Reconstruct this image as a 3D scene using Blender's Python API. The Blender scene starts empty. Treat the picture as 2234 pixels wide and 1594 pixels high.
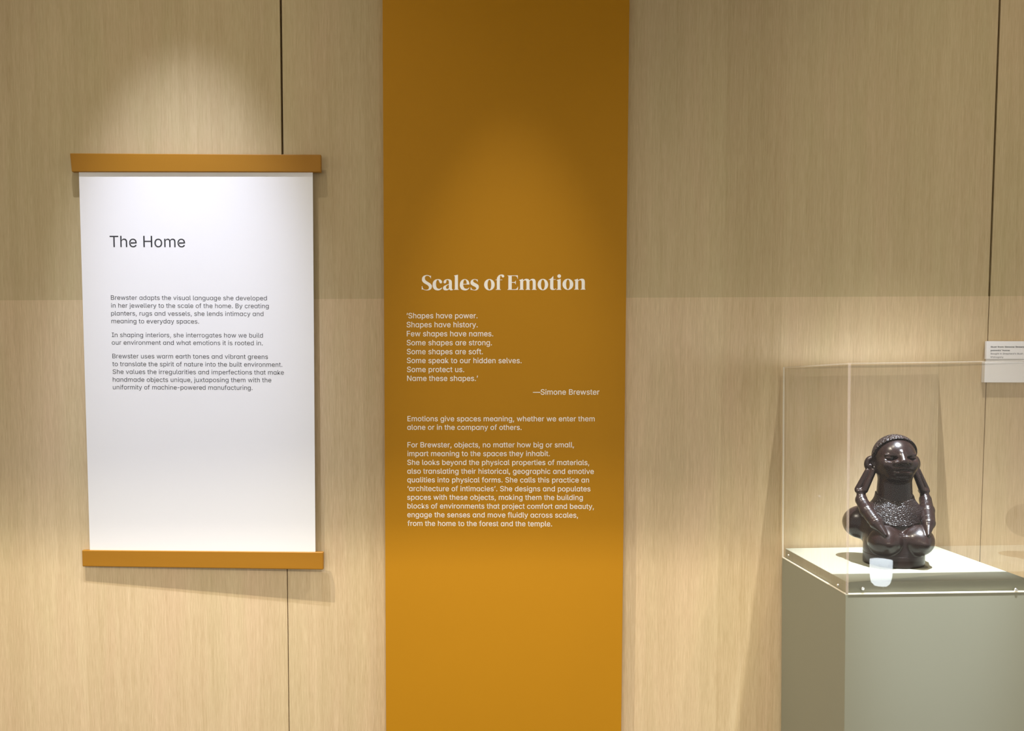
import bpy, bmesh, math, random
import numpy as np
from mathutils import Vector, Matrix

SC = bpy.context.scene
COL = SC.collection

# ------------------------------------------------------------------ camera
F_PX, PPX, PPY = 1881.4, 1065.5, 951.7        # focal length and principal point in photo pixels
PITCH, ROLL = 0.05865, 0.00211
EYE = Vector((0.0, -2.4932, 1.55))
cam_d = bpy.data.cameras.new('camera')
cam = bpy.data.objects.new('camera', cam_d)
COL.objects.link(cam)
cam_d.sensor_fit = 'HORIZONTAL'
cam_d.sensor_width = 36.0
cam_d.lens = 36.0 * F_PX / 2234
cam_d.shift_x = (1117 - PPX) / 2234
cam_d.shift_y = (PPY - 797) / 2234
cam_d.clip_start = 0.01
fwd = Vector((0, math.cos(PITCH), -math.sin(PITCH)))
dwn = Vector((0, -math.sin(PITCH), -math.cos(PITCH)))
rgt = Vector((1, 0, 0))
ax = math.cos(ROLL) * rgt - math.sin(ROLL) * dwn      # image right
ay = math.sin(ROLL) * rgt + math.cos(ROLL) * dwn      # image down
M = Matrix(((ax.x, -ay.x, -fwd.x), (ax.y, -ay.y, -fwd.y), (ax.z, -ay.z, -fwd.z))).to_4x4()
M.translation = EYE
cam.matrix_world = M
SC.camera = cam


def at(px, py, Y=0.0):
    """the point on the plane y = Y that the photo shows at pixel (px, py)"""
    d = fwd + ax * ((px - PPX) / F_PX) + ay * ((py - PPY) / F_PX)
    return EYE + d * ((Y - EYE.y) / d.y)


# ------------------------------------------------------------------ view, world, lamps
SC.view_settings.view_transform = 'Standard'
SC.view_settings.look = 'None'
SC.view_settings.exposure = 0.0
SC.view_settings.gamma = 1.0
SC.view_settings.use_curve_mapping = False
SC.cycles.use_denoising = True
SC.cycles.max_bounces = 12
SC.cycles.transparent_max_bounces = 24

wd = bpy.data.worlds.new('gallery_ambient')
SC.world = wd
wd.use_nodes = True
wd.node_tree.nodes['Background'].inputs[0].default_value = (1.0, 0.955, 0.87, 1)
wd.node_tree.nodes['Background'].inputs[1].default_value = 0.93

COOL = (0.87, 0.93, 1.17)
WARM = (1.0, 0.905, 0.74)


def spot(name, loc, aim, power, size_deg, blend, color, radius=0.015):
    l = bpy.data.lights.new(name, 'SPOT')
    l.energy = power
    l.color = color
    l.spot_size = math.radians(size_deg)
    l.spot_blend = blend
    l.shadow_soft_size = radius
    o = bpy.data.objects.new(name, l)
    COL.objects.link(o)
    o.location = loc
    o.rotation_euler = (Vector(aim) - Vector(loc)).to_track_quat('-Z', 'Y').to_euler()
    return o


LZ, LY = 3.86, -0.85
spot('spotlight', (-0.86, LY, LZ), (-0.86, 0, 1.58), 266, 25, 1.0, COOL)             # on the hanging panel
spot('spotlight', (0.06, LY, LZ), (0.06, 0, 1.36), 120, 20, 1.0, (1, .94, .84))      # on the ochre board
spot('spotlight', (1.07, LY, LZ), (1.17, -0.60, 1.1), 680, 37, 1.0, (1, .99, .96))     # over the plinth
spot('spotlight', (1.10, LY, LZ), (1.08, -0.24, 1.1), 1150, 14, 0.6, (.86, 1.0, 1.2))   # added narrow accent to brighten the plinth top
for lx, pw in ((-0.82, 46), (1.50, 62)):          # wide and weak
    spot('floodlight', (lx, LY, LZ), (lx, LY + .1, 0.0), pw, 96, 1.0, WARM, 0.012)
for lx, pw in ((-1.25, 345), (-0.10, 100), (1.50, 130)):   # behind the added baffle: they reach the lower wall only
    spot('downlight', (lx, -0.95, 3.90), (lx, -0.55, 0.0), pw, 120, 0.4, WARM, 0.006)
# unseen warm area light at the far side; the added baffle cuts its beam
al = bpy.data.lights.new('far_area_light', 'AREA')
al.shape = 'RECTANGLE'
al.size, al.size_y = 4.0, 0.15
al.energy = 92
al.color = WARM
alo = bpy.data.objects.new('far_area_light', al)
COL.objects.link(alo)
alo.location = (0.0, -5.0, 3.2)
alo.rotation_euler = (Vector((0, 0, 0.6)) - alo.location).to_track_quat('-Z', 'Y').to_euler()


# ------------------------------------------------------------------ helpers
def link(name, me, mats, parent=None, smooth=False):
    o = bpy.data.objects.new(name, me)
    COL.objects.link(o)
    for m in (mats if isinstance(mats, (list, tuple)) else [mats]):
        me.materials.append(m)
    if parent is not None:
        o.parent = parent
    if smooth:
        for p in me.polygons:
            p.use_smooth = True
    return o


def build(name, bm, mats, parent=None, smooth=False):
    me = bpy.data.meshes.new(name)
    bmesh.ops.recalc_face_normals(bm, faces=bm.faces)
    bm.to_mesh(me)
    bm.free()
    return link(name, me, mats, parent, smooth)


def empty(name, loc, label=None, cat=None, group=None):
    o = bpy.data.objects.new(name, None)
    COL.objects.link(o)
    o.location = loc
    o.empty_display_size = 0.1
    if label:
        o['label'] = label
        o['category'] = cat
    if group:
        o['group'] = group
    return o


def add_box(bm, x0, x1, y0, y1, z0, z1, mi=0):
    v = [bm.verts.new(p) for p in ((x0, y0, z0), (x1, y0, z0), (x1, y1, z0), (x0, y1, z0),
                                   (x0, y0, z1), (x1, y0, z1), (x1, y1, z1), (x0, y1, z1))]
    for f in ((0, 3, 2, 1), (4, 5, 6, 7), (0, 1, 5, 4), (1, 2, 6, 5), (2, 3, 7, 6), (3, 0, 4, 7)):
        bm.faces.new([v[i] for i in f]).material_index = mi
    return v


def add_hexa(bm, front, back, mi=0):
    """six-sided solid from four front and four back corners, both listed TL TR BR BL"""
    v = [bm.verts.new(p) for p in list(front) + list(back)]
    for f in ((0, 3, 2, 1), (4, 5, 6, 7), (0, 1, 5, 4), (1, 2, 6, 5), (2, 3, 7, 6), (3, 0, 4, 7)):
        bm.faces.new([v[i] for i in f]).material_index = mi


def bevel(bm, w, seg=3):
    bmesh.ops.bevel(bm, geom=bm.edges[:], offset=w, segments=seg, profile=0.5, affect='EDGES')


def mat(name):
    m = bpy.data.materials.new(name)
    m.use_nodes = True
    nt = m.node_tree
    return m, nt, nt.nodes['Principled BSDF']


def N(nt, t, **kw):
    n = nt.nodes.new(t)
    for k, v in kw.items():
        if k.startswith('i_'):
            key = k[2:]
            n.inputs[int(key) if key.isdigit() else key].default_value = v
        else:
            setattr(n, k, v)
    return n


def noise(nt, vec, scale, sx, sy, sz, detail=3.0, rough=0.55, dist=0.0):
    mp = N(nt, 'ShaderNodeMapping')
    mp.inputs['Scale'].default_value = (sx, sy, sz)
    nt.links.new(vec, mp.inputs[0])
    n = N(nt, 'ShaderNodeTexNoise')
    n.inputs['Scale'].default_value = scale
    n.inputs['Detail'].default_value = detail
    n.inputs['Roughness'].default_value = rough
    n.inputs['Distortion'].default_value = dist
    nt.links.new(mp.outputs[0], n.inputs['Vector'])
    return n.outputs['Fac']


def math_n(nt, op, a, b=None, clamp=False):
    n = N(nt, 'ShaderNodeMath', operation=op, use_clamp=clamp)
    for i, v in enumerate((a, b)):
        if v is None:
            continue
        if isinstance(v, (int, float)):
            n.inputs[i].default_value = v
        else:
            nt.links.new(v, n.inputs[i])
    return n.outputs[0]


def plain(name, col, rough=0.6, spec=0.3, grain=0.0, gscale=300, bump=0.0):
    m, nt, b = mat(name)
    b.inputs['Base Color'].default_value = (*col, 1)
    b.inputs['Roughness'].default_value = rough
    b.inputs['Specular IOR Level'].default_value = spec
    if grain or bump:
        g = N(nt, 'ShaderNodeNewGeometry')
        f = noise(nt, g.outputs['Position'], gscale, 1, 1, 1, 4)
        if grain:
            mx = N(nt, 'ShaderNodeMix', data_type='RGBA')
            nt.links.new(f, mx.inputs[0])
            mx.inputs[6].default_value = (*[c * (1 - grain) for c in col], 1)
            mx.inputs[7].default_value = (*[c * (1 + grain) for c in col], 1)
            nt.links.new(mx.outputs[2], b.inputs['Base Color'])
        if bump:
            bp = N(nt, 'ShaderNodeBump')
            bp.inputs['Strength'].default_value = bump
            bp.inputs['Distance'].default_value = 0.002
            nt.links.new(f, bp.inputs['Height'])
            nt.links.new(bp.outputs[0], b.inputs['Normal'])
    return m


def oak(name, light, dark, fine_amt, bold):
    """limed oak veneer: vertical pores, soft figure and veneer leaves of slightly different tone"""
    m, nt, b = mat(name)
    g = N(nt, 'ShaderNodeNewGeometry')
    P = g.outputs['Position']
    sep = N(nt, 'ShaderNodeSeparateXYZ')
    nt.links.new(P, sep.inputs[0])
    fine = noise(nt, P, 1, 560, 1, 24, 3, .6)
    fine2 = noise(nt, P, 1, 210, 1, 8.0, 4, .7, .3)
    fig = noise(nt, P, 1, 15, 1, 0.9, 5, .62, 1.0)
    broad = noise(nt, P, 1, 5.0, 1, 0.35, 2, .5)
    warm = noise(nt, P, 1, 8.0, 1, 1.3, 3, .6, .4)
    # veneer leaves
    leaf = math_n(nt, 'FLOOR', math_n(nt, 'DIVIDE', sep.outputs['X'], 0.1683))
    wn = N(nt, 'ShaderNodeTexWhiteNoise', noise_dimensions='1D')
    nt.links.new(leaf, wn.inputs['W'])
    # cathedral figure
    mp = N(nt, 'ShaderNodeMapping')
    mp.inputs['Scale'].default_value = (1, 1, 0.07)
    nt.links.new(P, mp.inputs[0])
    wv = N(nt, 'ShaderNodeTexWave', wave_type='BANDS', bands_direction='X', wave_profile='SAW')
    wv.inputs['Scale'].default_value = 9.0
    wv.inputs['Distortion'].default_value = 9.0
    wv.inputs['Detail'].default_value = 3.0
    wv.inputs['Detail Scale'].default_value = 1.6
    nt.links.new(mp.outputs[0], wv.inputs['Vector'])
    t = math_n(nt, 'MULTIPLY', math_n(nt, 'SUBTRACT', fine, .5), fine_amt * 1.9)
    t = math_n(nt, 'ADD', t, math_n(nt, 'MULTIPLY', math_n(nt, 'SUBTRACT', fine2, .5), fine_amt * 1.6))
    t = math_n(nt, 'ADD', t, math_n(nt, 'MULTIPLY', math_n(nt, 'SUBTRACT', fig, .5), bold))
    t = math_n(nt, 'ADD', t, math_n(nt, 'MULTIPLY', math_n(nt, 'SUBTRACT', broad, .5), bold * .9))
    t = math_n(nt, 'ADD', t, math_n(nt, 'MULTIPLY', math_n(nt, 'SUBTRACT', wn.outputs['Value'], .5), bold * .50))
    t = math_n(nt, 'ADD', t, math_n(nt, 'MULTIPLY', math_n(nt, 'SUBTRACT', wv.outputs['Fac'], .5), bold * .26))
    t = math_n(nt, 'ADD', t, 0.5, clamp=True)
    mx = N(nt, 'ShaderNodeMix', data_type='RGBA')
    nt.links.new(t, mx.inputs[0])
    mx.inputs[6].default_value = (*dark, 1)
    mx.inputs[7].default_value = (*light, 1)
    tint = N(nt, 'ShaderNodeMix', data_type='RGBA', blend_type='MULTIPLY')
    tint.inputs[0].default_value = 1.0
    ramp = N(nt, 'ShaderNodeMix', data_type='RGBA')
    nt.links.new(warm, ramp.inputs[0])
    ramp.inputs[6].default_value = (0.93, 1.0, 0.93, 1)
    ramp.inputs[7].default_value = (1.07, 1.0, 1.07, 1)
    nt.links.new(mx.outputs[2], tint.inputs[6])
    nt.links.new(ramp.outputs[2], tint.inputs[7])
    nt.links.new(tint.outputs[2], b.inputs['Base Color'])
    b.inputs['Roughness'].default_value = 0.5
    b.inputs['Specular IOR Level'].default_value = 0.25
    bp = N(nt, 'ShaderNodeBump')
    bp.inputs['Strength'].default_value = 0.25
    bp.inputs['Distance'].default_value = 0.0006
    nt.links.new(fine2, bp.inputs['Height'])
    nt.links.new(bp.outputs[0], b.inputs['Normal'])
    return m


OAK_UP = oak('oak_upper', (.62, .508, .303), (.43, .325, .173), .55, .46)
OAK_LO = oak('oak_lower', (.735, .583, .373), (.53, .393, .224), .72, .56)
DARK = plain('joint_dark', (.09, .042, .030), .9, .1)
BLACK = plain('baffle_black', (.012, .012, .012), .8, .05)
OCHRE = plain('ochre_paint', (.46, .213, .006), .55, .2, .03, 3.0)
RAIL = plain('ochre_rail_paint', (.36, .16, .008), .42, .35, .03, 6.0)
PAPER = plain('white_sheet', (.88, .88, .89), .45, .30)
INK = plain('dark_print', (.045, .045, .05), .6, .2)
CREAM = plain('cream_vinyl', (.97, .94, .88), .5, .3)
PLINTH = plain('plinth_paint', (.235, .236, .180), .55, .2, .02, 5.0)
LABELW = plain('label_white', (.93, .91, .91), .5, .25)
LABELG = plain('label_grey', (.72, .69, .64), .6, .2)
PLASTER = plain('plaster_white', (.75, .73, .70), .8, .1)
FLOORM = plain('floor_grey', (.10, .095, .09), .6, .3, .1, 20.0)
STEEL, _n, _b = mat('screw_steel')
_b.inputs['Base Color'].default_value = (.85, .83, .78, 1)
_b.inputs['Metallic'].default_value = 1.0
_b.inputs['Roughness'].default_value = 0.25


def acrylic(name, strength):
    m, nt, b = mat(name)
    nt.nodes.remove(b)
    out = nt.nodes['Material Output']
    fr = N(nt, 'ShaderNodeFresnel')
    fr.inputs['IOR'].default_value = 1.49
    geo = N(nt, 'ShaderNodeNewGeometry')
    fac = math_n(nt, 'MULTIPLY', math_n(nt, 'MULTIPLY', math_n(nt, 'SUBTRACT', fr.outputs[0], .028), strength, True),
                 math_n(nt, 'SUBTRACT', 1.0, geo.outputs['Backfacing']))
    tr = N(nt, 'ShaderNodeBsdfTransparent')
    tr.inputs[0].default_value = (.997, .997, .994, 1)
    gl = N(nt, 'ShaderNodeBsdfGlossy')
    gl.inputs['Roughness'].default_value = 0.015
    mx = N(nt, 'ShaderNodeMixShader')
    nt.links.new(fac, mx.inputs[0])
    nt.links.new(tr.outputs[0], mx.inputs[1])
    nt.links.new(gl.outputs[0], mx.inputs[2])
    nt.links.new(mx.outputs[0], out.inputs['Surface'])
    return m


def painted_edge(name, col, clear):
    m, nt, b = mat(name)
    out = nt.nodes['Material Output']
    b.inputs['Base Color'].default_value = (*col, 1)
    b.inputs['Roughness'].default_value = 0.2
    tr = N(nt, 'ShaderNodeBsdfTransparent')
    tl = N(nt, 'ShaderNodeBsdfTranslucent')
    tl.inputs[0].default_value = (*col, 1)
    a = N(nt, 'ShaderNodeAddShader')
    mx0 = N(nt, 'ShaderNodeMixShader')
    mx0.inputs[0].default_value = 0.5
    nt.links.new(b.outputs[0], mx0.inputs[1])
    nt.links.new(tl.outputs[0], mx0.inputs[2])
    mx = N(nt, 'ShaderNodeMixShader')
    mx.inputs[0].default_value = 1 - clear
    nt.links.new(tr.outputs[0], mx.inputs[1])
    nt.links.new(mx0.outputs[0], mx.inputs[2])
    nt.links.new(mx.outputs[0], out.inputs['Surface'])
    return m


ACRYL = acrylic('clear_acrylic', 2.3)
EDGE = painted_edge('painted_edge_glint', (.96, .92, .82), 0.0)  # cream colour stands in for light refracted along the edge
EDGE_DIM = painted_edge('acrylic_corner', (.84, .72, .64), 0.74)
EDGE_TOP = painted_edge('acrylic_top_edge', (.85, .78, .70), 0.84)


def mahogany(name, kind):
    m, nt, b = mat(name)
    tc = N(nt, 'ShaderNodeTexCoord')
    P = tc.outputs['Object']
    n = noise(nt, P, 1, 60, 60, 14, 4, .6, .6)
    mx = N(nt, 'ShaderNodeMix', data_type='RGBA')
    nt.links.new(n, mx.inputs[0])
    mx.inputs[6].default_value = (.0060, .0048, .0045, 1)
    mx.inputs[7].default_value = (.0200, .0085, .0070, 1)
    nt.links.new(mx.outputs[2], b.inputs['Base Color'])
    b.inputs['Roughness'].default_value = {'skin': .26, 'hair': .45, 'collar': .38}[kind]
    b.inputs['Specular IOR Level'].default_value = 0.36
    bp = N(nt, 'ShaderNodeBump')
    if kind == 'skin':
        h = noise(nt, P, 260, 1, 1, 1, 3)
        bp.inputs['Strength'].default_value = 0.12
        bp.inputs['Distance'].default_value = 0.001
    else:
        v = N(nt, 'ShaderNodeTexVoronoi', feature='DISTANCE_TO_EDGE' if kind == 'collar' else 'F1')
        mp = N(nt, 'ShaderNodeMapping')
        mp.inputs['Scale'].default_value = (170, 110, 260) if kind == 'collar' else (190, 190, 190)
        nt.links.new(P, mp.inputs[0])
        nt.links.new(mp.outputs[0], v.inputs['Vector'])
        v.inputs['Scale'].default_value = 1.0
        h = math_n(nt, 'MINIMUM', v.outputs['Distance'], .25) if kind == 'collar' else v.outputs['Distance']
        bp.inputs['Strength'].default_value = 0.9
        bp.inputs['Distance'].default_value = 0.0035
    nt.links.new(h, bp.inputs['Height'])
    nt.links.new(bp.outputs[0], b.inputs['Normal'])
    return m


MAH_SKIN, MAH_HAIR, MAH_COLLAR = (mahogany('mahogany_' + k, k) for k in ('skin', 'hair', 'collar'))


# ------------------------------------------------------------------ setting
def structure(name, bm, mats):
    o = build(name, bm, mats)
    o['kind'] = 'structure'
    return o


XL, XR, YB, ZC = -4.6, 4.6, -6.0, 4.2
seams = [XL, -2.61, -0.587, 1.436, 3.46, XR]
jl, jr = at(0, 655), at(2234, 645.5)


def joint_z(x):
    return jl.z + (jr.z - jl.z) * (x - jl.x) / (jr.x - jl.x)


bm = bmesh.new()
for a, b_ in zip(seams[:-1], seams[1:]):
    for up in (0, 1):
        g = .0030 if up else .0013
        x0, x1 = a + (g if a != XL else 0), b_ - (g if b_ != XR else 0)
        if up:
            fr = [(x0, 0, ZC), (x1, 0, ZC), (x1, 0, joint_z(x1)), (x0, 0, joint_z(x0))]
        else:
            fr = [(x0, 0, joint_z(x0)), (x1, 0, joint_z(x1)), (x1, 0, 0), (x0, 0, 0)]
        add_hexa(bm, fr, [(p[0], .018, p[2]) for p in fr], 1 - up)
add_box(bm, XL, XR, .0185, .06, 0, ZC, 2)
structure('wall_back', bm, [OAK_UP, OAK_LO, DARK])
bm = bmesh.new()
add_box(bm, XL, XR, YB, .06, -.1, 0)
structure('floor', bm, FLOORM)
bm = bmesh.new()
add_box(bm, XL, XR, YB, .06, ZC, ZC + .1)
structure('ceiling', bm, PLASTER)
bm = bmesh.new()
add_box(bm, XL, XR, -2.26, -2.20, 2.04, ZC)
structure('added_baffle_1', bm, PLASTER)          # unseen baffle, added to cut the far area light
bm = bmesh.new()
add_box(bm, XL, XR, -0.876, -0.870, 3.684, ZC)
structure('added_baffle_2', bm, BLACK)          # unseen flap, added to keep the downlights off the upper wall

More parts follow.
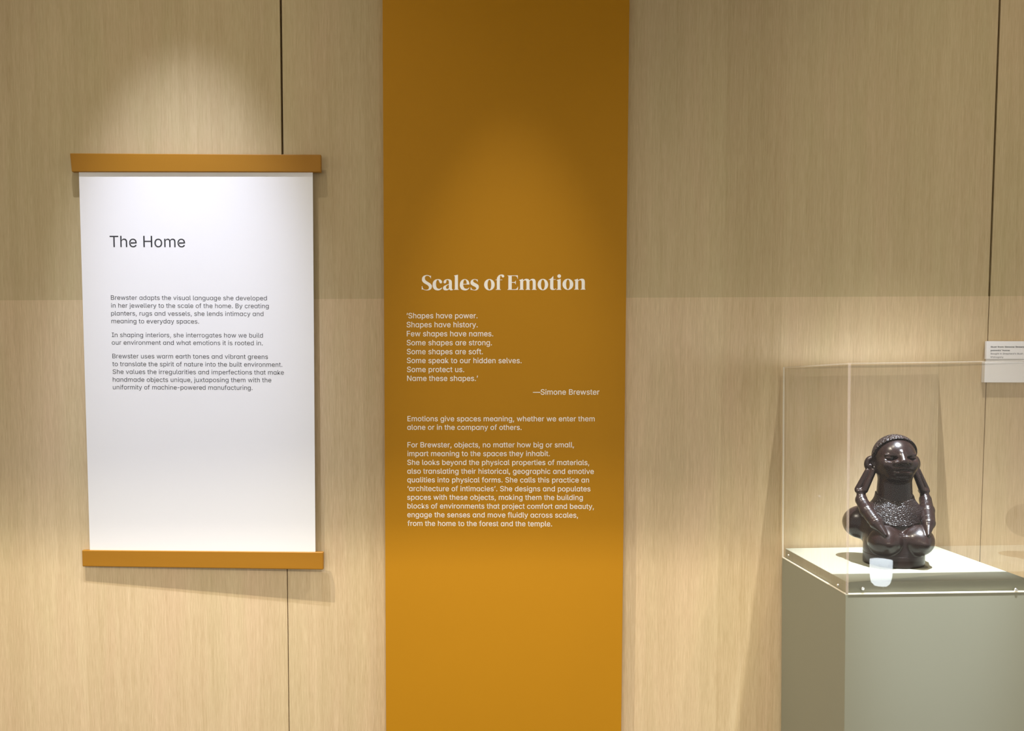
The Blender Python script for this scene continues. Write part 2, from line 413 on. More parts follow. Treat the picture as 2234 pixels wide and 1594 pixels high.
# ------------------------------------------------------------------ lettering
# letter outlines: character, advance | closed bezier splines (left handle, point, right handle)
GLYPH_DATA = ''', 188|53 -119 38 -119 48 -56,58 8 68 71 91 71,114 71 137 71 119 8,102 -56 84 -119 69 -119
- 453|263 244 337 244 337 226,337 207 337 188 263 188,188 188 114 188 114 207,114 226 114 244 188 244
. 188|108 -4 95 -4 83 -4,72 0 63 9 54 18,50 28 50 41 50 54,54 65 63 73 72 82,83 87 95 87 108 87,119 82 128 73 137 65,141 54 141 41 141 28,137 18 128 9 119 0
B 456|122 0 60 0 60 170,60 339 60 509 120 509,181 509 241 509 276 509,306 503 329 491 352 479,369 462 381 442 392 422,398 399 398 374 398 352,394 334 387 320 379 306,369 294 356 286 344 277,330 271 315 267 315 265,315 264 315 262 331 261,347 255 363 245 379 235,392 221 402 203 413 185,418 163 418 136 418 111,412 87 400 67 388 46,370 30 344 18 319 6,287 0 247 0 184 0|125 115 125 57 165 57,205 57 245 57 284 57,313 65 330 80 347 95,355 114 355 137 355 154,351 170 342 184 334 198,321 209 306 218 290 227,271 231 248 231 207 231,166 231 125 231 125 173|125 341 125 285 162 285,200 285 238 285 257 285,273 289 288 296 303 303,315 313 323 326 332 339,336 355 336 372 336 395,328 414 313 429 297 444,273 452 240 452 202 452,163 452 125 452 125 396
E 419|165 0 60 0 60 170,60 339 60 509 164 509,268 509 372 509 372 490,372 471 372 452 290 452,207 452 125 452 125 396,125 341 125 286 202 286,278 286 355 286 355 267,355 248 355 229 278 229,202 229 125 229 125 172,125 114 125 57 208 57,292 57 375 57 375 38,375 19 375 0 270 0
F 410|82 0 60 0 60 170,60 339 60 509 163 509,266 509 369 509 369 490,369 471 369 452 288 452,206 452 125 452 125 394,125 336 125 278 198 278,272 278 346 278 346 259,346 240 346 221 272 221,198 221 125 221 125 147,125 74 125 0 103 0
H 517|82 0 60 0 60 170,60 339 60 509 82 509,103 509 125 509 125 435,125 362 125 289 214 289,303 289 392 289 392 362,392 435 392 509 414 509,435 509 457 509 457 339,457 170 457 0 435 0,414 0 392 0 392 77,392 155 392 232 303 232,214 232 125 232 125 155,125 77 125 0 103 0
I 300|111 0 31 0 31 19,31 38 31 57 60 57,89 57 118 57 118 189,118 320 118 452 89 452,60 452 31 452 31 471,31 490 31 509 111 509,190 509 269 509 269 490,269 471 269 452 240 452,212 452 183 452 183 320,183 189 183 57 212 57,240 57 269 57 269 38,269 19 269 0 190 0
M 628|81 0 60 0 60 170,60 339 60 509 91 509,121 509 152 509 193 402,235 294 277 187 280 180,284 170 287 159 291 148,295 136 299 123 303 110,307 97 311 84 315 71,319 59 322 49 317 49,312 49 307 49 310 59,314 70 318 83 322 95,326 108 330 121 334 134,338 147 342 158 346 170,349 179 352 187 394 294,435 402 476 509 507 509,537 509 568 509 568 339,568 170 568 0 547 0,525 0 504 0 504 97,504 194 504 291 504 302,504 314 504 327 505 340,505 354 505 369 505 383,506 398 506 413 506 428,507 443 507 457 509 457,511 457 513 457 508 441,503 426 498 409 492 393,487 378 482 363 477 348,472 334 467 322 463 309,459 299 456 291 418 194,380 97 342 0 323 0,305 0 286 0 248 97,209 194 170 291 167 299,163 309 159 321 155 333,150 346 145 361 140 376,135 391 129 408 124 424,118 441 112 457 114 457,117 457 119 457 119 444,120 431 120 416 120 401,121 387 121 372 121 357,121 342 122 328 122 315,122 302 122 291 122 194,122 97 122 0 101 0
N 523|82 0 60 0 60 170,60 339 60 509 85 509,111 509 136 509 205 400,274 291 343 183 349 174,355 164 363 151 370 138,379 123 388 107 396 90,405 73 414 55 411 55,408 54 405 54 403 72,401 90 401 108 400 126,399 142 399 157 399 172,399 185 399 195 399 300,399 404 399 509 420 509,442 509 463 509 463 339,463 170 463 0 438 0,412 0 387 0 325 97,264 193 202 290 194 303,186 316 177 331 169 345,159 362 148 381 137 400,123 424 108 452 111 453,115 453 119 454 120 428,121 405 122 384 123 362,124 344 124 328 125 312,125 300 125 291 125 194,125 97 125 0 103 0
S 447|263 -9 224 -9 187 -9,155 -3 128 9 100 21,79 38 64 60 49 82,40 107 38 137 60 137,82 137 104 137 106 117,112 101 123 88 134 75,149 65 166 59 184 52,203 49 224 49 247 49,268 53 286 60 304 68,319 78 329 92 340 105,346 121 346 139 346 155,341 169 332 179 323 189,311 198 296 205 281 211,264 217 245 222 224 228,204 234 184 239 142 251,109 268 86 289 63 311,52 339 52 372 52 401,60 426 75 448 90 469,111 486 138 498 164 510,194 516 227 516 261 516,290 510 316 498 342 486,362 469 377 449 392 428,400 404 401 378 380 378,358 378 337 378 335 403,323 423 302 437 281 451,256 459 225 459 203 459,184 455 167 448 151 441,138 431 129 418 120 406,115 391 115 376 115 358,120 344 131 334 142 323,154 314 169 308 184 302,199 297 212 293 230 289,247 284 264 279 279 275,295 270 312 264 328 257,344 248 359 238 373 227,385 214 395 198 404 181,408 162 408 139 408 111,401 86 386 64 372 41,351 24 323 11 296 -2
T 449|85 452 32 452 32 471,32 490 32 509 160 509,288 509 417 509 417 490,417 471 417 452 363 452,310 452 257 452 257 301,257 151 257 0 235 0,214 0 193 0 193 151,193 301 193 452 139 452
a 389|182 -9 160 -9 136 -9,114 -4 94 5 75 14,59 27 48 45 36 62,30 83 30 108 30 130,35 147 43 161 52 175,63 185 78 193 92 201,108 207 125 211 143 215,160 218 178 220 201 223,219 225 234 227 248 228,258 231 265 235 272 239,276 245 276 255 276 255,276 256 276 257 276 272,273 286 267 297 261 308,252 316 240 322 228 328,213 331 196 331 178 331,162 328 149 322 136 317,126 309 118 301 110 292,104 283 100 274 80 280,61 285 41 291 50 314,62 332 79 346 95 360,113 369 133 375 153 381,173 384 194 384 208 384,223 383 239 379 255 376,271 370 286 360 301 351,313 338 322 320 332 303,337 280 337 251 337 168,337 84 337 0 317 0,297 0 277 0 277 17,277 35 277 52 275 52,274 52 272 52 268 43,261 34 252 25 243 15,230 7 215 1 200 -5|155 45 170 45 193 45,212 50 228 59 243 68,255 79 263 93 271 107,276 122 276 138 276 155,276 173 276 190 273 187,268 184 259 182 251 180,242 178 231 176 221 174,210 172 200 171 190 170,182 169 175 168 161 166,147 163 134 159 121 154,111 148 103 139 96 131,92 119 92 105 92 92,95 81 102 72 109 63,118 57 130 52 142 48
b 424|261 -8 229 -8 206 -8,187 -4 172 4 158 12,146 21 138 31 129 42,123 51 118 59 116 59,114 59 112 59 112 39,112 20 112 0 92 0,72 0 53 0 53 170,53 339 53 509 73 509,93 509 114 509 114 446,114 382 114 319 115 319,117 319 118 319 123 327,129 336 137 346 145 356,157 365 171 373 186 381,205 384 229 384 261 384,289 376 313 361 337 345,356 322 370 293 383 263,390 229 390 189 390 149,383 114 370 84 356 55,337 32 313 16 289 0|197 47 220 47 244 47,263 53 279 66 295 78,308 95 316 117 324 138,328 162 328 189 328 216,324 240 316 261 308 282,296 299 280 311 264 324,244 330 220 330 197 330,177 324 161 312 145 300,133 284 125 263 117 242,113 217 113 189 113 161,117 136 125 115 133 94,146 77 162 65 178 53
c 396|226 -8 207 -8 173 -8,143 0 117 16 91 33,71 56 56 85 41 114,34 149 34 187 34 227,41 262 56 291 71 321,91 343 117 360 143 376,173 384 207 384 226 384,243 382 260 377 276 372,292 365 305 356 319 347,330 335 340 322 350 309,357 294 362 277 342 272,322 267 303 262 300 272,296 281 290 289 285 297,278 305 270 311 262 317,253 322 242 325 232 328,220 330 207 330 182 330,161 323 145 310 129 297,116 280 108 258 100 237,96 213 96 187 96 162,100 139 108 117 116 96,129 79 145 66 161 53,182 46 207 46 220 46,232 48 243 52 253 55,263 60 271 66 279 72,286 80 292 89 297 97,301 107 304 117 324 112,343 107 363 102 358 85,351 70 341 56 332 43,320 31 306 21 293 12,277 4 261 -1 244 -6
d 424|219 -8 195 -8 164 -8,136 0 111 16 87 32,68 55 55 84 41 114,34 149 34 189 34 229,41 263 55 293 69 322,88 345 112 361 136 376,164 384 196 384 219 384,238 381 253 373 268 365,279 356 287 346 296 336,302 327 306 319 308 319,309 319 311 319 311 382,311 446 311 509 331 509,351 509 372 509 372 339,372 170 372 0 352 0,332 0 313 0 313 20,313 39 313 59 311 59,309 59 307 59 302 51,295 42 287 31 278 21,267 12 252 4 238 -4|181 47 205 47 227 47,247 53 263 65 279 77,291 94 299 115 308 136,312 161 312 189 312 217,308 242 300 263 292 284,279 300 263 312 247 324,228 330 205 330 181 330,161 324 145 311 129 299,116 282 108 261 100 240,96 216 96 189 96 162,100 138 109 117 117 95,129 78 145 66 161 53
e 404|238 -8 212 -8 175 -8,143 0 117 16 90 33,70 56 56 85 41 114,34 148 34 187 34 226,41 260 55 290 69 319,89 343 115 359 141 376,171 384 205 384 226 384,246 381 266 374 285 367,303 356 319 341 335 326,348 306 357 282 366 258,371 228 371 194 371 186,371 178 371 169 272 169,174 169 75 169 75 187,75 204 75 221 163 221,250 221 338 221 329 215,319 208 310 202 310 227,306 249 298 269 290 288,278 303 263 314 247 325,228 330 205 330 182 330,163 325 146 313 130 302,118 288 109 270 100 251,96 232 96 211 96 200,96 189 96 178 96 150,101 126 110 106 120 87,134 72 151 61 168 51,189 46 212 46 228 46,241 48 254 53 266 57,277 64 285 73 294 82,301 93 306 105 325 101,345 96 365 91 359 71,349 54 335 39 321 24,303 13 283 4 262 -4
f 254|154 379 228 379 228 362,228 344 228 327 154 327,80 327 6 327 6 344,6 362 6 379 80 379|101 0 81 0 81 144,81 288 81 432 81 453,86 471 96 486 106 500,119 511 135 519 152 526,169 530 187 530 201 530,213 529 222 527 232 525,238 523 243 521 238 503,233 486 227 468 224 470,220 471 215 472 210 473,203 474 195 474 176 474,163 469 154 460 146 451,142 437 142 419 142 279,142 140 142 0 121 0
g 425|238 -151 207 -151 179 -151,155 -147 134 -140 113 -132,96 -123 82 -110 69 -98,58 -84 51 -69 67 -60,84 -50 101 -41 107 -49,113 -57 122 -66 130 -75,141 -82 154 -88 168 -94,186 -97 207 -97 238 -97,263 -90 282 -75 302 -60,311 -37 311 -6 311 19,311 44 311 68 310 68,308 68 306 68 301 60,295 51 287 41 278 32,267 23 252 16 238 8,219 5 195 5 164 5,137 12 113 27 88 41,69 62 55 90 41 118,34 152 34 191 34 230,41 264 55 293 69 322,88 345 112 361 137 376,165 384 196 384 220 384,239 381 253 373 268 365,280 356 288 346 297 336,303 327 308 319 309 319,311 319 313 319 313 339,313 359 313 379 333 379,353 379 372 379 372 250,372 121 372 -9 372 -42,365 -69 350 -90 335 -111,316 -126 291 -136 266 -146|181 59 205 59 228 59,248 64 264 75 280 86,292 101 300 121 308 141,312 165 312 193 312 220,308 243 300 264 292 284,280 301 264 312 248 324,228 330 205 330 181 330,161 324 145 312 129 299,117 283 109 262 100 242,96 219 96 193 96 166,100 143 109 123 117 103,129 87 145 76 162 65
h 410|114 249 114 227 114 151,114 76 114 0 93 0,73 0 53 0 53 170,53 339 53 509 73 509,93 509 114 509 114 435,114 361 114 287 110 287,106 287 102 287 114 322,131 347 152 362 174 377,199 384 227 384 253 384,276 379 295 369 315 358,330 342 341 321 352 299,357 273 357 240 357 160,357 80 357 0 337 0,316 0 296 0 296 78,296 157 296 235 296 265,288 288 273 304 258 321,237 329 210 329 192 329,175 325 161 317 146 309,135 298 126 283 118 267
i 167|73 0 53 0 53 126,53 253 53 379 73 379,93 379 114 379 114 253,114 126 114 0 93 0|95 443 84 443 72 443,62 447 54 455 45 462,41 472 41 483 41 494,45 504 54 512 62 520,72 524 84 524 95 524,106 520 114 512 122 504,126 494 126 483 126 472,122 462 114 455 106 447
j 167|53 243 53 379 73 379,93 379 114 379 114 243,114 106 114 -30 114 -53,110 -73 102 -90 93 -107,81 -120 65 -129 48 -138,28 -143 4 -143 -1 -143,-5 -143 -10 -143 -10 -124,-10 -105 -10 -87 -6 -87,-2 -87 2 -87 20 -87,32 -82 40 -72 49 -62,53 -48 53 -29 53 107|95 443 83 443 72 443,62 447 53 455 45 462,41 472 41 483 41 494,45 504 53 512 62 520,72 524 83 524 95 524,105 520 114 512 122 504,126 494 126 483 126 472,122 462 114 455 105 447
k 381|132 158 110 137 110 162,110 187 110 212 113 212,117 212 121 212 175 268,230 323 284 379 310 379,335 379 360 379 301 319,243 259 184 199 182 199,179 199 177 199 155 178|73 0 53 0 53 170,53 339 53 509 73 509,93 509 114 509 114 339,114 170 114 0 93 0|320 0 294 0 245 62,197 124 148 186 162 200,177 214 191 229 252 152,312 76 372 0 346 0
l 189|147 -2 139 -2 110 -2,88 5 74 20 60 35,53 57 53 84 53 226,53 367 53 509 73 509,93 509 114 509 114 372,114 235 114 99 114 81,116 69 120 62 125 55,133 52 146 52 152 52,157 52 160 53 164 53,167 54 170 54 173 37,177 20 181 3 175 1,169 0 162 -1 154 -2
m 610|73 0 53 0 53 126,53 253 53 379 72 379,92 379 112 379 112 351,112 323 112 295 111 295,109 295 108 295 113 316,121 332 132 346 144 359,157 369 172 376 187 383,203 386 219 386 247 386,270 378 287 361 305 344,316 322 321 295 318 295,315 295 312 295 317 313,325 329 337 343 349 357,364 367 381 375 398 382,416 386 437 386 459 386,479 381 497 372 515 362,530 348 541 328 551 309,557 285 557 255 557 170,557 85 557 0 536 0,516 0 496 0 496 85,496 169 496 254 496 281,488 301 473 313 457 325,439 330 419 330 402 330,387 327 374 320 362 313,352 303 345 290 339 278,335 263 335 247 335 165,335 82 335 0 315 0,295 0 274 0 274 87,274 173 274 260 274 281,267 298 253 311 239 324,221 330 199 330 185 330,171 327 158 320 144 313,134 303 126 289 118 276,114 258 114 238 114 159,114 79 114 0 93 0
n 410|114 249 114 227 114 151,114 76 114 0 93 0,73 0 53 0 53 126,53 253 53 379 72 379,92 379 112 379 112 349,112 318 112 287 109 287,106 287 102 287 114 322,131 347 152 362 174 377,199 384 227 384 253 384,276 379 295 369 314 358,330 342 341 321 352 299,357 273 357 240 357 160,357 80 357 0 337 0,316 0 296 0 296 78,296 157 296 235 296 265,288 288 273 304 258 321,237 329 210 329 192 329,175 325 161 317 146 309,135 298 126 283 118 267
o 415|242 -8 207 -8 173 -8,143 0 117 16 91 33,71 56 56 85 41 114,34 149 34 187 34 227,41 262 56 291 71 321,91 343 117 360 143 376,173 384 207 384 242 384,273 376 299 360 325 343,345 321 359 291 374 262,381 227 381 187 381 149,374 114 359 85 345 56,325 33 299 16 273 0|182 46 207 46 233 46,254 53 270 66 287 79,299 96 307 117 315 139,319 162 319 187 319 213,315 236 307 258 299 280,287 297 270 310 254 323,233 330 207 330 182 330,161 323 145 310 129 297,116 280 108 258 100 237,96 213 96 187 96 162,100 139 108 117 116 96,129 79 145 66 161 53
p 424|73 -143 53 -143 53 31,53 205 53 379 72 379,92 379 112 379 112 359,112 339 112 319 114 319,116 319 118 319 123 327,129 336 137 346 145 356,157 365 171 373 186 381,205 384 229 384 261 384,289 376 313 361 337 345,356 322 370 293 383 263,390 229 390 189 390 149,383 114 370 84 356 55,337 32 313 16 289 0,261 -8 229 -8 206 -8,187 -4 173 4 158 12,146 21 138 31 130 42,123 51 118 59 117 59,115 59 114 59 114 -8,114 -76 114 -143 93 -143|197 47 220 47 244 47,263 53 279 66 295 78,308 95 316 117 324 138,328 162 328 189 328 216,324 240 316 261 308 282,296 299 280 311 264 324,244 330 220 330 197 330,177 324 161 312 145 300,133 284 125 263 117 242,113 217 113 189 113 161,117 136 125 115 133 94,146 77 162 65 178 53
q 424|372 31 372 -143 351 -143,331 -143 311 -143 311 -76,311 -8 311 59 309 59,308 59 306 59 302 51,295 42 287 31 278 21,267 12 252 4 238 -4,219 -8 195 -8 164 -8,136 0 111 16 87 32,68 55 55 84 41 114,34 149 34 189 34 229,41 263 55 293 69 322,88 345 112 361 136 376,164 384 196 384 219 384,238 381 253 373 268 365,279 356 287 346 296 336,302 327 307 319 309 319,311 319 313 319 313 339,313 359 313 379 332 379,352 379 372 379 372 205|181 47 205 47 227 47,247 53 263 65 279 77,291 94 299 115 308 136,312 161 312 189 312 217,308 242 300 263 292 284,279 300 263 312 247 324,228 330 205 330 181 330,161 324 145 311 129 299,116 282 108 261 100 240,96 216 96 189 96 162,100 138 109 117 117 95,129 78 145 66 161 53
r 259|73 0 53 0 53 126,53 253 53 379 72 379,92 379 112 379 112 360,112 340 112 321 113 321,114 321 115 321 122 340,135 355 152 367 170 379,190 385 213 385 218 385,223 385 229 384 235 384,240 384 243 384 243 363,243 343 243 322 242 323,237 323 230 324 223 325,215 326 207 326 189 326,173 322 159 315 145 307,134 297 126 284 118 270,114 255 114 237 114 158,114 79 114 0 93 0
s 365|211 -8 182 -8 156 -8,133 -4 112 3 92 11,75 23 62 38 49 53,40 72 36 94 55 98,74 102 94 107 99 86,109 70 124 60 139 50,158 45 181 45 208 45,229 51 244 62 260 74,268 87 268 103 268 116,263 127 254 136 245 144,231 151 212 155 191 160,170 165 149 170 115 178,89 191 72 208 55 225,47 247 47 274 47 296,53 315 65 332 77 348,94 361 115 370 136 380,160 384 187 384 213 384,235 380 254 372 272 365,287 353 299 339 310 325,319 309 324 290 305 286,287 281 268 277 263 292,255 304 243 316 230 327,212 333 187 333 165 333,146 327 131 317 116 306,109 293 109 277 109 263,114 252 124 243 134 235,150 228 172 223 191 218,210 214 229 209 264 201,290 188 306 171 323 154,331 133 331 107 331 84,325 64 312 47 300 30,282 16 260 6 237 -3
t 227|138 379 204 379 204 362,204 344 204 327 138 327,72 327 6 327 6 344,6 362 6 379 72 379|65 345 65 471 85 471,106 471 126 471 126 347,126 222 126 98 126 81,129 69 136 61 143 54,154 50 170 50 174 50,179 50 185 51 191 52,197 53 202 54 206 36,209 19 213 2 207 0,200 -2 192 -3 184 -4,176 -4 168 -4 136 -4,110 4 92 21 74 38,65 62 65 93 65 219
u 410|211 -5 182 -5 157 -5,134 0 115 11 95 21,80 37 69 59 58 80,53 107 53 139 53 219,53 299 53 379 73 379,93 379 114 379 114 301,114 222 114 144 114 114,121 91 137 75 152 58,173 50 200 50 218 50,235 54 249 62 264 70,275 81 283 97 292 112,296 131 296 153 296 228,296 304 296 379 316 379,337 379 357 379 357 253,357 126 357 0 337 0,318 0 298 0 298 31,298 61 298 92 301 92,304 92 307 92 295 57,279 32 257 17 235 2
v 389|184 0 163 0 114 126,66 253 17 379 40 379,62 379 84 379 111 305,138 230 165 155 174 132,181 110 187 87 193 64,199 42 206 21 198 21,191 21 184 21 191 42,197 64 203 87 209 110,216 132 224 155 251 230,278 305 305 379 327 379,349 379 371 379 323 253,275 126 226 0 205 0
w 567|158 0 138 0 99 126,61 253 23 379 44 379,66 379 87 379 103 324,118 269 133 214 140 191,147 165 154 137 161 108,168 76 175 41 172 41,168 41 165 41 172 75,179 106 186 135 193 163,199 190 206 214 221 269,237 324 252 379 273 379,295 379 316 379 332 324,347 269 362 214 368 190,375 164 382 136 388 107,395 76 402 41 399 41,395 41 391 41 399 75,406 107 413 135 420 164,427 190 434 214 449 269,465 324 480 379 502 379,523 379 545 379 506 253,468 126 429 0 409 0,389 0 368 0 352 57,335 114 319 172 314 189,309 207 305 225 300 243,295 261 291 280 286 299,281 318 277 338 281 338,286 338 291 338 286 319,281 299 277 280 272 261,267 243 263 225 258 206,253 189 248 172 231 114,215 57 199 0 178 0
x 379|44 0 21 0 71 73,121 145 171 218 171 202,171 187 171 171 124 240,76 310 29 379 52 379,76 379 100 379 116 355,132 330 147 306 160 287,170 270 179 253 188 237,198 221 207 206 197 206,186 206 175 206 185 221,194 237 202 253 211 270,221 287 233 306 249 330,266 355 282 379 305 379,328 379 352 379 304 309,256 239 209 169 209 184,209 199 209 214 258 143,308 71 358 0 334 0,310 0 287 0 268 28,249 57 231 85 219 103,209 120 200 136 191 152,182 167 173 182 183 182,194 182 205 182 195 167,186 152 178 136 170 120,160 103 148 85 129 57,110 28 91 0 68 0
y 389|51 -140 47 -139 52 -121,57 -103 61 -86 65 -86,68 -87 71 -87 83 -90,94 -91 104 -89 114 -87,122 -82 130 -74 138 -66,145 -53 151 -36 155 -24,159 -13 163 -1 114 126,66 252 17 379 40 379,62 379 84 379 111 305,138 230 165 155 174 132,181 109 187 87 193 64,199 42 206 21 198 21,191 21 184 21 190 42,196 64 202 87 209 110,216 132 224 155 251 230,278 305 305 379 327 379,349 379 371 379 316 234,260 88 204 -58 196 -78,187 -94 177 -107 166 -120,153 -129 139 -136 125 -142,109 -145 91 -145 81 -145,72 -144 65 -143 57 -142
z 380|141 0 42 0 42 15,42 30 42 46 112 137,183 228 254 320 254 321,254 322 254 323 185 323,117 323 48 323 48 342,48 361 48 379 143 379,238 379 333 379 333 363,333 347 333 331 264 241,195 150 126 60 126 59,126 58 126 56 197 56,268 56 339 56 339 38,339 19 339 0 240 0
— 699|466 244 699 244 699 226,699 207 699 188 466 188,233 188 0 188 0 207,0 226 0 244 233 244
‘ 177|75 318 52 318 69 382,87 445 104 509 120 509,135 509 151 509 141 445,131 382 121 318 98 318
’ 177|67 318 52 318 62 382,72 445 82 509 105 509,128 509 151 509 133 445,116 382 98 318 83 318
ɑ 425|218 -8 195 -8 164 -8,136 0 112 16 88 32,69 55 55 84 41 114,34 149 34 189 34 229,41 263 55 293 69 322,88 345 112 361 137 376,165 384 196 384 220 384,239 381 253 373 268 365,279 356 287 346 296 336,302 327 307 319 308 319,310 319 311 319 311 339,311 359 311 379 331 379,352 379 372 379 372 253,372 126 372 0 352 0,332 0 311 0 311 20,311 39 311 59 310 59,308 59 307 59 302 51,295 42 287 31 278 21,267 11 252 4 237 -4|181 47 205 47 228 47,248 53 264 65 280 77,292 94 300 115 308 136,312 161 312 189 312 217,308 242 300 263 292 284,280 300 264 312 248 324,228 330 205 330 181 330,161 324 145 312 129 299,117 283 109 262 100 240,96 216 96 189 96 162,100 138 109 117 117 95,129 78 145 66 162 53
'''
SPACE = 0.20
GLYPHS = {}
for line in GLYPH_DATA.strip('\n').split('\n'):
    head, *spl = line.split('|')
    GLYPHS[head[0]] = (int(head[2:]) / 1000.0,
                       [[[int(v) / 1000.0 for v in pt.split(' ')] for pt in s.split(',')] for s in spl])


def bez(p0, p1, p2, p3, n):
    return [tuple((1 - t) ** 3 * p0[k] + 3 * (1 - t) ** 2 * t * p1[k] + 3 * (1 - t) * t * t * p2[k] + t ** 3 * p3[k]
                  for k in (0, 1)) for t in (i / n for i in range(n))]


def outline(spl):
    """sampled outline of one closed bezier spline"""
    pts = []
    for i, a in enumerate(spl):
        b_ = spl[(i + 1) % len(spl)]
        p0, p1, p2, p3 = (a[2], a[3]), (a[4], a[5]), (b_[0], b_[1]), (b_[2], b_[3])
        L = math.hypot(p3[0] - p0[0], p3[1] - p0[1])
        if L < 1e-6:
            continue
        cr = abs((p1[0] - p0[0]) * (p3[1] - p0[1]) - (p1[1] - p0[1]) * (p3[0] - p0[0])) + \
            abs((p2[0] - p0[0]) * (p3[1] - p0[1]) - (p2[1] - p0[1]) * (p3[0] - p0[0]))
        pts += bez(p0, p1, p2, p3, 1 if cr < 1e-5 else 3)
    return pts


def layout(text):
    """outlines of a line of text (em units, baseline at 0) and its ink extents"""
    x, out = 0.0, []
    for ch in text:
        if ch == ' ':
            x += SPACE
            continue
        adv, spl = GLYPHS['ɑ' if ch == 'a' else ch]
        if ch == '-':
            x, adv = x - .06, adv - .06
        for s in spl:
            out.append([(px + x, py) for px, py in outline(s)])
        x += adv
    xs = [p[0] for s in out for p in s]
    return out, min(xs), max(xs)


def fill_mesh(polys, offset=0.0):
    """filled flat mesh of closed outlines (holes by even-odd), as numpy verts and faces"""
    cu = bpy.data.curves.new('lettering', 'CURVE')
    cu.dimensions = '2D'
    cu.fill_mode = 'BOTH'
    cu.offset = offset
    for s in polys:
        sp = cu.splines.new('POLY')
        sp.points.add(len(s) - 1)
        for q, p in zip(sp.points, s):
            q.co = (p[0], p[1], 0, 1)
        sp.use_cyclic_u = True
    o = bpy.data.objects.new('lettering', cu)
    COL.objects.link(o)
    dg = bpy.context.evaluated_depsgraph_get()
    me = bpy.data.meshes.new_from_object(o.evaluated_get(dg))
    v = [tuple(p.co) for p in me.vertices]
    f = [tuple(p.vertices) for p in me.polygons]
    bpy.data.objects.remove(o)
    bpy.data.curves.remove(cu)
    bpy.data.meshes.remove(me)
    return v, f


def lettering(name, lines, m, surf, parent, offset=0.0, up_px=None):
    """lines: (text, left px, right px, baseline px left, baseline px right, px per em in height)"""
    V, Fc = [], []
    for text, xl, xr, yl, yr, em in lines:
        polys, a, b_ = layout(text)
        v, f = fill_mesh(polys, offset)
        k = len(V)
        sl = (1019 - xl) * -3.15e-5
        for x, y, _ in v:
            t = (x - a) / (b_ - a)
            px = xl + (xr - xl) * t + sl * y * em
            py = yl + (yr - yl) * t - y * em
            V.append(surf(px, py))
        Fc += [tuple(k + i for i in q) for q in f]
    me = bpy.data.meshes.new(name)
    me.from_pydata([tuple(p) for p in V], [], Fc)
    o = link(name, me, m, parent)
    face_camera(o)
    return o


def face_camera(o):
    """print faces look out from the wall"""
    bm = bmesh.new()
    bm.from_mesh(o.data)
    for f in bm.faces:
        f.normal_update()
        if f.normal.y > 0:
            f.normal_flip()
    bm.to_mesh(o.data)
    bm.free()


def plane_surf(Y):
    return lambda px, py: at(px, py, Y)


def keep_world(o, parent):
    """parent without moving: meshes are written in world coordinates"""
    o.parent = parent
    o.matrix_parent_inverse = Matrix.Translation(-parent.location)


# ------------------------------------------------------------------ hanging text panel
SX0, SX1, SY0, SY1 = 172.5, 682.0, 376.0, 1201.0


def sheet_y(px, py):
    s = min(1.1, max(-.1, (px - 175) / (690 - 175)))
    t = min(1.1, max(-.1, (py - SY0) / (SY1 - SY0)))
    top = -.025
    bot = -.0095 + (-.027 + .0095) * s
    return top + (bot - top) * t


def sheet_pt(px, py, off=0.0):
    return at(px, py, sheet_y(px, py) + off)


hp = empty('hanging_text_panel', at(436, 1222, 0.0),
           'white hanging panel headed The Home between two ochre rails on the oak wall', 'text panel')
bm = bmesh.new()
nx, ny = 6, 10
grid = []
for j in range(ny + 1):
    row = []
    for i in range(nx + 1):
        t, s = j / ny, i / nx
        px0, px1 = 172.0 + (196.3 - 172.0) * t, 682.3 + (688.2 - 682.3) * t
        py0, py1 = 372 + (1205 - 372) * t, 373 + (1208 - 373) * t
        row.append((px0 + (px1 - px0) * s, py0 + (py1 - py0) * s))
    grid.append(row)
fv = [[bm.verts.new(sheet_pt(*p)) for p in r] for r in grid]
bv = [[bm.verts.new(sheet_pt(*p, .003)) for p in r] for r in grid]
for j in range(ny):
    for i in range(nx):
        bm.faces.new((fv[j][i], fv[j + 1][i], fv[j + 1][i + 1], fv[j][i + 1]))
        bm.faces.new((bv[j][i], bv[j][i + 1], bv[j + 1][i + 1], bv[j + 1][i]))
for j in range(ny):
    bm.faces.new((fv[j][0], bv[j][0], bv[j + 1][0], fv[j + 1][0]))
    bm.faces.new((fv[j][nx], fv[j + 1][nx], bv[j + 1][nx], bv[j][nx]))
for i in range(nx):
    bm.faces.new((fv[0][i], fv[0][i + 1], bv[0][i + 1], bv[0][i]))
    bm.faces.new((fv[ny][i], bv[ny][i], bv[ny][i + 1], fv[ny][i + 1]))
o = build('sheet', bm, PAPER)
keep_world(o, hp)


def rail(name, corners):
    bm = bmesh.new()
    fr = [sheet_pt(x, y, -.0065) for x, y in corners]
    bk = [p + Vector((0, .0145, 0)) for p in fr]
    add_hexa(bm, fr, bk)
    bevel(bm, .0022)
    o = build(name, bm, RAIL)
    keep_world(o, hp)


rail('top_rail', [(152, 334), (700, 336.8), (700, 375), (156, 374.5)])
rail('bottom_rail', [(178.3, 1200), (705, 1204.2), (705, 1242.3), (179.5, 1235.3)])
# wall brackets behind the rails
for nm, (x, y) in (('wall_bracket', (300, 354)), ('wall_bracket', (560, 354))):
    p = sheet_pt(x, y, .010)
    bm = bmesh.new()
    add_box(bm, p.x - .02, p.x + .02, p.y - .003, 0.0, p.z - .012, p.z + .012)
    o = build(nm, bm, DARK)
    keep_world(o, hp)

s_off = -.0002
surf = lambda px, py: sheet_pt(px, py, s_off)


def zl(rows, ox, oy, k, em):
    return [(t, ox + a / k, ox + b_ / k, oy + c / k, oy + d / k, em) for t, a, b_, c, d in rows]


